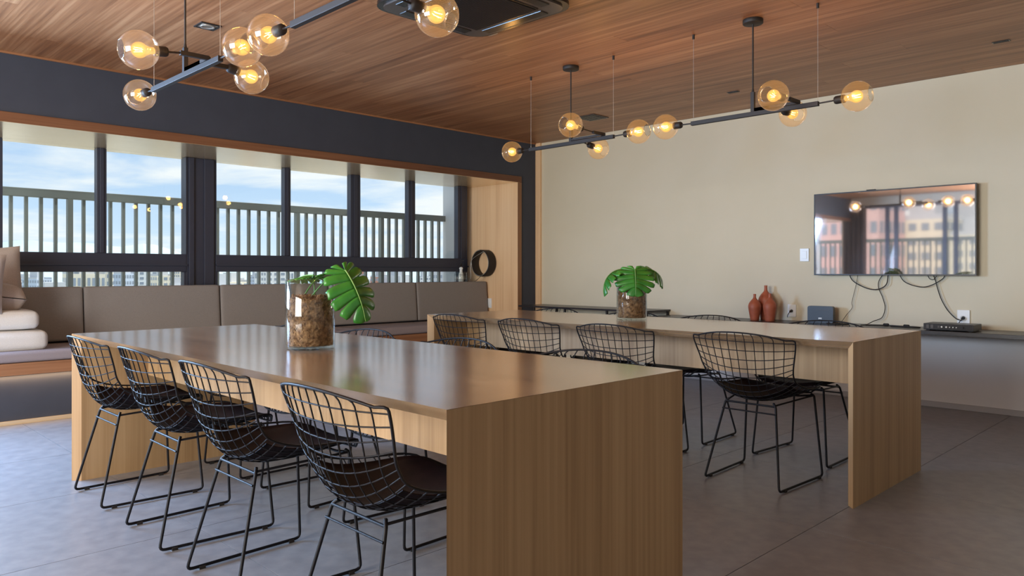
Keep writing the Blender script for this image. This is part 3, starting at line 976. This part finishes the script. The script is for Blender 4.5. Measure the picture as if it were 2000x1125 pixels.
# television
tv = thing('television', 'flat black television hung on the beige wall', 'television', (-2.1645, YF, 1.034))
obj('screen_panel', MB().box(-.608, .608, -.0795, -.075, .009, .694), M['screen'], tv)
bz = MB()
bz.box(-.617, .617, -.079, -.055, 0, .701)
obj('casing', bz, M['bezel'], tv, bevel=.003)
bf = MB()
for a in ((-.617, -.607, 0, .701), (.607, .617, 0, .701), (-.607, .607, .691, .701), (-.607, .607, 0, .011)):
    bf.box(a[0], a[1], -.082, -.0785, a[2], a[3])
obj('bezel', bf, M['bezel'], tv, bevel=.001)
obj('wall_mount', MB().box(-.2, .2, -.056, 0, .2, .5), M['black'], tv)
obj('sensor', MB().box(-.18, -.11, -.08, -.06, .700, .708), M['black'], tv)

def plate_thing(name, label, cat, loc, w_, h_, plug=False, axis='y'):
    t = thing(name, label, cat, loc, 0 if axis == 'y' else PI / 2)
    obj('cover', MB().box(-w_ / 2, w_ / 2, -.012, 0, -h_ / 2, h_ / 2), M['white'], t, bevel=.003)
    if plug:
        obj('socket_face', MB().lathe([(0, .0), (.02, .0), (.021, -.002), (.021, -.003)], 20, Matrix.Translation((0, -.0135, -.005)) @ Matrix.Rotation(-PI / 2, 4, 'X')), M['white'], t)
        obj('plug', MB().tube([(0, -.012, -.002), (0, -.040, -.006)], [.013, .010], 10).tube(bez([(0, -.04, -.006), (-.01, -.046, -.02), (-.026, -.04, -.045), (-.034, -.022, -.06)], 6), .003, 6), M['cord'], t)
    else:
        obj('rocker', MB().box(-w_ * .27, w_ * .27, -.016, -.011, -h_ * .3, h_ * .3), M['white'], t, bevel=.002)
    return t
plate_thing('light_switch', 'white wall plate left of the television', 'switch', (-2.898, YF, 1.213), .082, .115)
plate_thing('power_outlet', 'white outlet with black plug between red vases and router', 'outlet', (-3.013, YF, .715), .076, .112, True)
plate_thing('power_outlet', 'white outlet with black plug above the black receiver box', 'outlet', (-1.652, YF, .712), .086, .118, True)
plate_thing('power_outlet', 'pale outlet low on the oak window jamb', 'outlet', (-6.615, YJ, .685), .072, .115)

# terracotta bottles
def bottle(label, x, y, h, rb, rs, rn):
    t = thing('terracotta_vase', label, 'vase', (x, y, SH), group='terracotta bottle vases')
    p = [(0, 0), (rb * .92, 0), (rb, .006), (rb + (rs - rb) * .45, h * .22), (rs * .985, h * .45), (rs, h * .53), (rs * .985, h * .57), (rs * .88, h * .65), (rs * .62, h * .74),
         (rn * 1.35, h * .83), (rn, h * .90), (rn, h * .985), (rn * .92, h), (rn * .7, h * .995), (rn * .66, h * .9), (0, h * .88)]
    pp = [Vector((a, 0, c)) for a, c in p]
    sm = [(max(0, q.x), q.z) for q in bez(pp[2:14], 4)]
    obj('body', MB().lathe(p[:2] + sm + p[14:], 32), M['terra'], t)
    gr_ = MB().tube([((rs + .0002) * math.cos(2 * PI * k_ / 32), (rs + .0002) * math.sin(2 * PI * k_ / 32), h * .53) for k_ in range(32)], .0012, 5, closed=True)
    obj('incised_band', gr_, M['terra'], t)
bottle('small terracotta bottle vase, left of the group of three', -3.256, 6.31, .236, .038, .056, .012)
bottle('stout terracotta bottle vase, front right of the group of three', -3.095, 6.275, .245, .040, .057, .012)
bottle('tallest terracotta bottle vase, standing behind the other two', -3.215, 6.44, .312, .045, .067, .014)

# router
r_ = thing('router', 'dark grey upright router with rounded corners on the shelf', 'router', (-2.703, 6.42, SH))
obj('case', plate([(x, z) for x, z in rrect(-.11, .11, .0, .142, .018)], -.02, .02), M['gunmetal'], r_, rot=(PI / 2, 0, 0), bevel=.004)
lg = MB()
for k_ in range(3):
    x = -.010 + k_ * .010
    lg.box(x - .004, x + .004, -.0235, -.0205, .030 + .002 * (k_ % 2), .044)
lg.box(-.014, .014, -.0233, -.0205, .036, .040)
obj('emblem', lg, M['white'], r_)
ln = MB()
for k_ in range(18):
    x = -.068 + k_ * .0078
    ln.box(x, x + .0048, -.0215, -.0203, .106, .1105 + .001 * (k_ % 3))
obj('indicator_text', ln, M['ac_grey'], r_)
obj('foot', MB().box(-.08, .08, -.03, .03, 0, .008), M['gunmetal'], r_)

# receiver box
rb_ = thing('receiver_box', 'low black receiver box with front sockets at the shelf edge', 'receiver', (-1.66, 6.27, SH))
obj('case', MB().box(-.165, .165, -.11, .11, .006, .052), M['gunmetal'], rb_, bevel=.003)
obj('front_plate', MB().box(-.160, .160, -.1125, -.1095, .009, .049), M['black'], rb_)
fp = MB()
for x, w_, h_ in ((-.135, .018, .026), (-.105, .018, .026), (-.060, .014, .014)):
    fp.box(x - w_ / 2, x + w_ / 2, -.1145, -.112, .03 - h_ / 2, .03 + h_ / 2)
obj('port', fp, M['ac_grey'], rb_)
for x, rr in ((-.038, .006), (-.008, .006), (.014, .004), (.036, .004), (.058, .004), (.095, .009)):
    obj('knob', MB().cyl((x, -.122, .03), (x, -.112, .03), rr, 12), M['silver'] if rr < .009 else M['black'], rb_)
for x in (-.14, .14):
    obj('foot', MB().box(x - .012, x + .012, -.09, .09, 0, .007), M['black'], rb_)

# cables under the television
def cable(label, pts, r=.0035, name='cable'):
    o = obj(name, MB().tube(bez(pts, 8), r, 6), M['cord'])
    tag(o, label, 'cable', 'cables below the television')
Yc = YF - .03
zt_ = 1.05
cable('thin cable hanging from left of the television to the shelf', [(-2.43, Yc, zt_), (-2.442, Yc, .97), (-2.46, Yc, .893), (-2.48, Yc, .806), (-2.478, Yc, .76), (-2.52, Yc - .01, .70), (-2.555, Yc - .05, SH + .006), (-2.58, 6.40, SH + .004)], .0022)
cable('thick looping cable below the left half of the television', [(-2.505, Yc, zt_), (-2.47, Yc - .01, .99), (-2.40, Yc - .01, .945), (-2.32, Yc - .01, .918), (-2.25, Yc - .01, .925), (-2.20, Yc - .01, .965), (-2.19, Yc, zt_)], .0042)
cable('cable dropping from the television centre down to the shelf', [(-2.225, Yc, zt_), (-2.262, Yc, .99), (-2.265, Yc, .93), (-2.235, Yc, .855), (-2.215, Yc, .77), (-2.235, Yc - .01, .69), (-2.29, Yc - .04, SH + .03), (-2.32, 6.40, SH + .005), (-2.33, 6.30, SH + .004)], .0034)
cable('looping cable below the right half of the television', [(-2.11, Yc, zt_), (-2.07, Yc - .01, .99), (-2.01, Yc - .01, .958), (-1.93, Yc - .01, .943), (-1.86, Yc - .01, .962), (-1.79, Yc, 1.01), (-1.77, Yc, zt_)], .0036)
cable('cable curving down to the outlet over the receiver box', [(-1.86, Yc, zt_), (-1.84, Yc, .99), (-1.828, Yc, .94), (-1.80, Yc, .85), (-1.755, Yc, .765), (-1.70, Yc, .705), (-1.655, Yc - .01, .69)], .0036)
cable('short arc of cable tucked at the lower television edge', [(-1.90, Yc, zt_), (-1.88, Yc - .01, 1.01), (-1.85, Yc - .01, 1.005), (-1.82, Yc, zt_)], .003)
cable('black power lead with two ferrite beads lying on the shelf', [(-2.30, 6.32, SH + .005), (-2.24, 6.36, SH + .005), (-2.16, 6.40, SH + .006), (-2.05, 6.38, SH + .005), (-1.98, 6.36, SH + .006), (-1.90, 6.34, SH + .005), (-1.95, 6.30, SH + .005), (-2.10, 6.29, SH + .005)], .0042)
for x, y in ((-2.17, 6.40), (-2.01, 6.375)):
    o = obj('ferrite_bead', MB().tube([(x - .022, y + .004, SH + .0105), (x - .018, y + .003, SH + .0105), (x + .018, y - .003, SH + .0105), (x + .022, y - .004, SH + .0105)], [.006, .0105, .0105, .006], 10), M['cord'])
    tag(o, 'black ferrite bead on the lead, %s one' % ('left' if x < -2.1 else 'right'), 'bead', 'ferrite beads')
cable('dark lead with small plug lying in front of the router', [(-2.62, 6.34, SH + .004), (-2.57, 6.30, SH + .004), (-2.50, 6.31, SH + .005), (-2.44, 6.33, SH + .004), (-2.50, 6.27, SH + .004)], .005)

# ================================================================== niche: ring lamp and lantern
ring = thing('ring_wall_lamp', 'black hoop wall lamp on the oak window jamb', 'wall lamp', (-6.655, YJ, 1.166))
ry = Matrix.Rotation(PI / 2, 4, 'X')
obj('hoop', MB().lathe([(.160, .012), (.160, .125), (.157, .128), (.150, .128), (.147, .125), (.147, .012), (.150, .009), (.157, .009), (.160, .012)], 48, ry), M['black'], ring)
obj('wall_plate', MB().box(-.03, .03, -.012, 0, .12, .158), M['black'], ring)
wire_pts = [(.150 * math.cos(a), -.131 - .002 * math.sin(5 * a), .152 * math.sin(a)) for a in [PI * .5 + i * 2 * PI / 28 for i in range(27)]]
obj('loose_wire', MB().tube(wire_pts + [tuple(Vector(q)) for q in bez([wire_pts[-1], (-.13, -.13, .05), (-.165, -.13, -.05), (-.16, -.13, -.16), (-.19, -.13, -.21), (-.215, -.13, -.20), (-.2, -.12, -.175)], 6)], .0028, 6), M['silver'], ring)
obj('trailing_lead', MB().tube(bez([(.03, -.131, -.145), (-.02, -.14, -.19), (-.09, -.14, -.225), (-.16, -.14, -.243), (-.22, -.15, -.236)], 8), .0032, 6), M['cord'], ring)

lan = thing('lantern', 'clear glass lantern with white neck on the ledge by the window', 'lantern', (-6.80, 5.90, .940))
lr = .075
obj('glass_body', MB().lathe([(0, 0), (lr - .004, 0), (lr, .006), (lr, .112), (lr - .012, .120), (.035, .124)], 28), M['vglass'], lan)
obj('white_bottle', MB().lathe([(0, .003), (.03, .003), (.032, .03), (.030, .09), (.018, .122), (.018, .150), (.024, .158), (.022, .168), (.012, .178), (0, .180)], 24), M['white'], lan)
obj('pump_neck', MB().lathe([(0, .180), (.009, .180), (.009, .205), (.013, .208), (.013, .222), (0, .224)], 16).tube([(0, 0, .222), (0, 0, .25), (.02, .02, .256)], .004, 6), M['black'], lan)
wb = MB()
for z in (.03, .085):
    wb.tube([((lr + .002) * math.cos(2 * PI * k_ / 28), (lr + .002) * math.sin(2 * PI * k_ / 28), z) for k_ in range(28)], .0016, 5, closed=True)
for k_ in range(4):
    a = PI / 4 + k_ * PI / 2
    wb.tube([((lr + .002) * math.cos(a), (lr + .002) * math.sin(a), .0), ((lr + .002) * math.cos(a), (lr + .002) * math.sin(a), .10)], .0016, 5)
obj('wire_cage', wb, M['cord'], lan)

# ================================================================== terrace and city outside
st = MB()
rb2 = thing('terrace_railing', 'dark steel terrace railing behind the camera, seen mirrored in the television', 'railing', (-2, -4.75, .55))
obj('top_rail', MB().box(-5.5, 6, -.03, .03, 1.165, 1.24), M['rail'], rb2)
obj('bottom_rail', MB().box(-5.5, 6, -.02, .02, 0, .045), M['rail'], rb2)
tb = MB().box(-.0125, .0125, -.019, .019, .045, 1.166).mesh('baluster')
for i in range(102):
    link('baluster', tb, M['rail'], rb2, loc=(-5.45 + i * .11225, 0, 0))
struct('terrace_parapet', MB().box(-7.4, 4, -4.85, -4.65, -.3, .55), M['beige'])
cu = MB()
n = 40
for i in range(n):
    a, c = i / n, (i + 1) / n
    def cp(q): return -6.30 + q * .46, YB + .05 + .03 * math.sin(q * 30)
    (xa, ya), (xb, yb) = cp(a), cp(c)
    cu.add([(xa, ya, .02), (xb, yb, .02), (xb * 1 + (.10 * (1 - c) if False else 0), yb, 2.40), (xa, ya, 2.40)], [(0, 1, 2, 3)], True)
o = obj('curtain', cu, M['curtain']); tag(o, 'grey gathered curtain at the terrace front behind the camera', 'curtain')
so = o.modifiers.new('t', 'SOLIDIFY'); so.thickness = .003

FAC = [pmat('facade_%s' % n_, srgb(*c), .8) for n_, c in (('cream', (224, 214, 194)), ('white', (228, 228, 226)), ('pink', (222, 184, 178)), ('brick', (186, 132, 110)), ('pale_blue', (184, 196, 212)), ('grey', (190, 192, 196)))]  # pale tones with distance haze mixed into the facade colours
WIN = pmat('facade_window', srgb(140, 150, 162), .2)  # lightened so the colour carries the distance haze
def block_mesh(w_, d_, h_, nx, nz, band=False):
    body = MB().box(-w_ / 2, w_ / 2, -d_ / 2, d_ / 2, 0, h_).mesh('body')
    rf = MB().box(-w_ * .28, w_ * .22, -d_ * .2, d_ * .25, h_, h_ + 4.5).box(-w_ / 2, w_ / 2, -d_ / 2, -d_ / 2 + .4, h_, h_ + 1).box(-w_ / 2, w_ / 2, d_ / 2 - .4, d_ / 2, h_, h_ + 1).mesh('roof_house')
    wn = MB()
    for iz in range(nz):
        z = h_ * (iz + .25) / nz
        hh = h_ / nz * .5
        for f in range(2):
            ww = w_ if f == 0 else d_
            for ix in range(nx):
                u0 = -ww / 2 + ww * (ix + .2) / nx; u1 = -ww / 2 + ww * (ix + .8) / nx
                for s in (-1, 1):
                    if f == 0: wn.box(u0, u1, min(s * d_ / 2, s * (d_ / 2 + .12)), max(s * d_ / 2, s * (d_ / 2 + .12)), z, z + hh)
                    else: wn.box(min(s * w_ / 2, s * (w_ / 2 + .12)), max(s * w_ / 2, s * (w_ / 2 + .12)), u0, u1, z, z + hh)
    return body, rf, wn.mesh('windows')
kinds = [block_mesh(16, 14, 62, 4, 20), block_mesh(22, 14, 48, 6, 15), block_mesh(13, 13, 75, 3, 24), block_mesh(28, 15, 38, 7, 11)]
def building(name, kind, mat, loc, rz, scale, label, group):
    t = thing(name, label, 'building', loc, rz, group)
    bo, rf, wn = kinds[kind]
    for nm, me, m_ in (('body', bo, mat), ('roof_house', rf, FAC[5]), ('windows', wn, WIN)):
        o = bpy.data.objects.new(nm, me); COL.objects.link(o); o.parent = t; o.scale = scale
        if not me.materials: me.materials.append(m_)
        o.material_slots[0].link = 'OBJECT'; o.material_slots[0].material = m_
        if nm == 'windows': o['kind'] = 'stuff'
    return t
rnd = random.Random(11)
GZ = -78
struct('city_ground', MB().box(-6000, 600, -3000, 6000, GZ - 2, GZ), noisy('city_ground_mat', srgb(176, 182, 176), srgb(206, 204, 196), .02, .9))
COLN = ['cream', 'white', 'pinkish', 'brick-coloured', 'pale blue', 'grey']
KINDN = ['slim tall', 'broad', 'very slim', 'wide low']
placed = []
tries = 0
while len(placed) < 84 and tries < 6000:
    tries += 1
    az = math.radians(40 + 44 * rnd.random())
    d = rnd.choice([330, 430, 540, 660, 800, 950]) * rnd.uniform(.9, 1.1)
    k_ = rnd.randrange(4)
    px_, py_ = -d * math.sin(az), d * math.cos(az)
    if any((px_ - a) ** 2 + (py_ - c) ** 2 < 38 ** 2 for a, c in placed): continue
    placed.append((px_, py_))
    hh = [62, 48, 75, 38][k_]
    topz = -d * rnd.uniform(.000, .042) + 2
    sz = max(.35, (topz - GZ) / hh)
    sxy = rnd.uniform(.7, 1.1)
    fc = rnd.choice([0, 1, 1, 2, 3, 4, 5, 0])
    building('apartment_tower', k_, FAC[fc], (px_, py_, GZ), rnd.uniform(-.4, .4), (sxy, sxy, sz),
             'distant %s %s apartment block in the skyline beyond the balustrade' % (KINDN[k_], COLN[fc]), 'city skyline towers')
# facades facing the terrace, seen mirrored in the television
for x, y, k_, mt, hgt, rz, lb in ((-97, -250, 1, 2, 112, .25, 'broad pink tower behind the camera, mirrored at left in the television'),
                             (-80, -262, 0, 0, 96, .1, 'cream tower behind the camera, mirrored mid television'),
                             (-112, -330, 3, 1, 124, .2, 'white slab block behind the camera in the television reflection'),
                             (-62, -250, 2, 0, 90, .0, 'slim cream tower behind the camera in the television reflection'),
                             (-88, -345, 2, 5, 102, .1, 'grey tower behind the camera in the television reflection'),
                             (-72, -330, 1, 1, 97, .3, 'broad white block behind the camera, mirrored at right in the television')):
    hh = [62, 48, 75, 38][k_]
    building('apartment_tower', k_, FAC[mt], (x, y, GZ), rz, (1, 1, hgt / hh), lb, None)
# hazy hills
hl = MB(); n = 60
hv = []
for i in range(n + 1):
    az = math.radians(44 + 42 * i / n)
    q = i / n
    k_ = min(1, max(0, (q - .50) / .16)); h = 78 * 0 + 15 + 125 * k_ * k_ * (3 - 2 * k_) * (1 + .07 * math.sin(q * 34) + .05 * math.sin(q * 71))
    d = 4300
    hv.append([(-dd * math.sin(az), dd * math.cos(az), z) for dd, z in ((d - 900, GZ), (d - 350, GZ + h * .55), (d, GZ + h + 78), (d + 500, GZ))])
for i in range(n):
    for j in range(3):
        hl.add([hv[i][j], hv[i + 1][j], hv[i + 1][j + 1], hv[i][j + 1]], [(0, 3, 2, 1)], True)
o = obj('hills', hl, noisy('hazy_hill', srgb(172, 192, 200), srgb(186, 203, 208), .004, 1.0)); o['kind'] = 'structure'
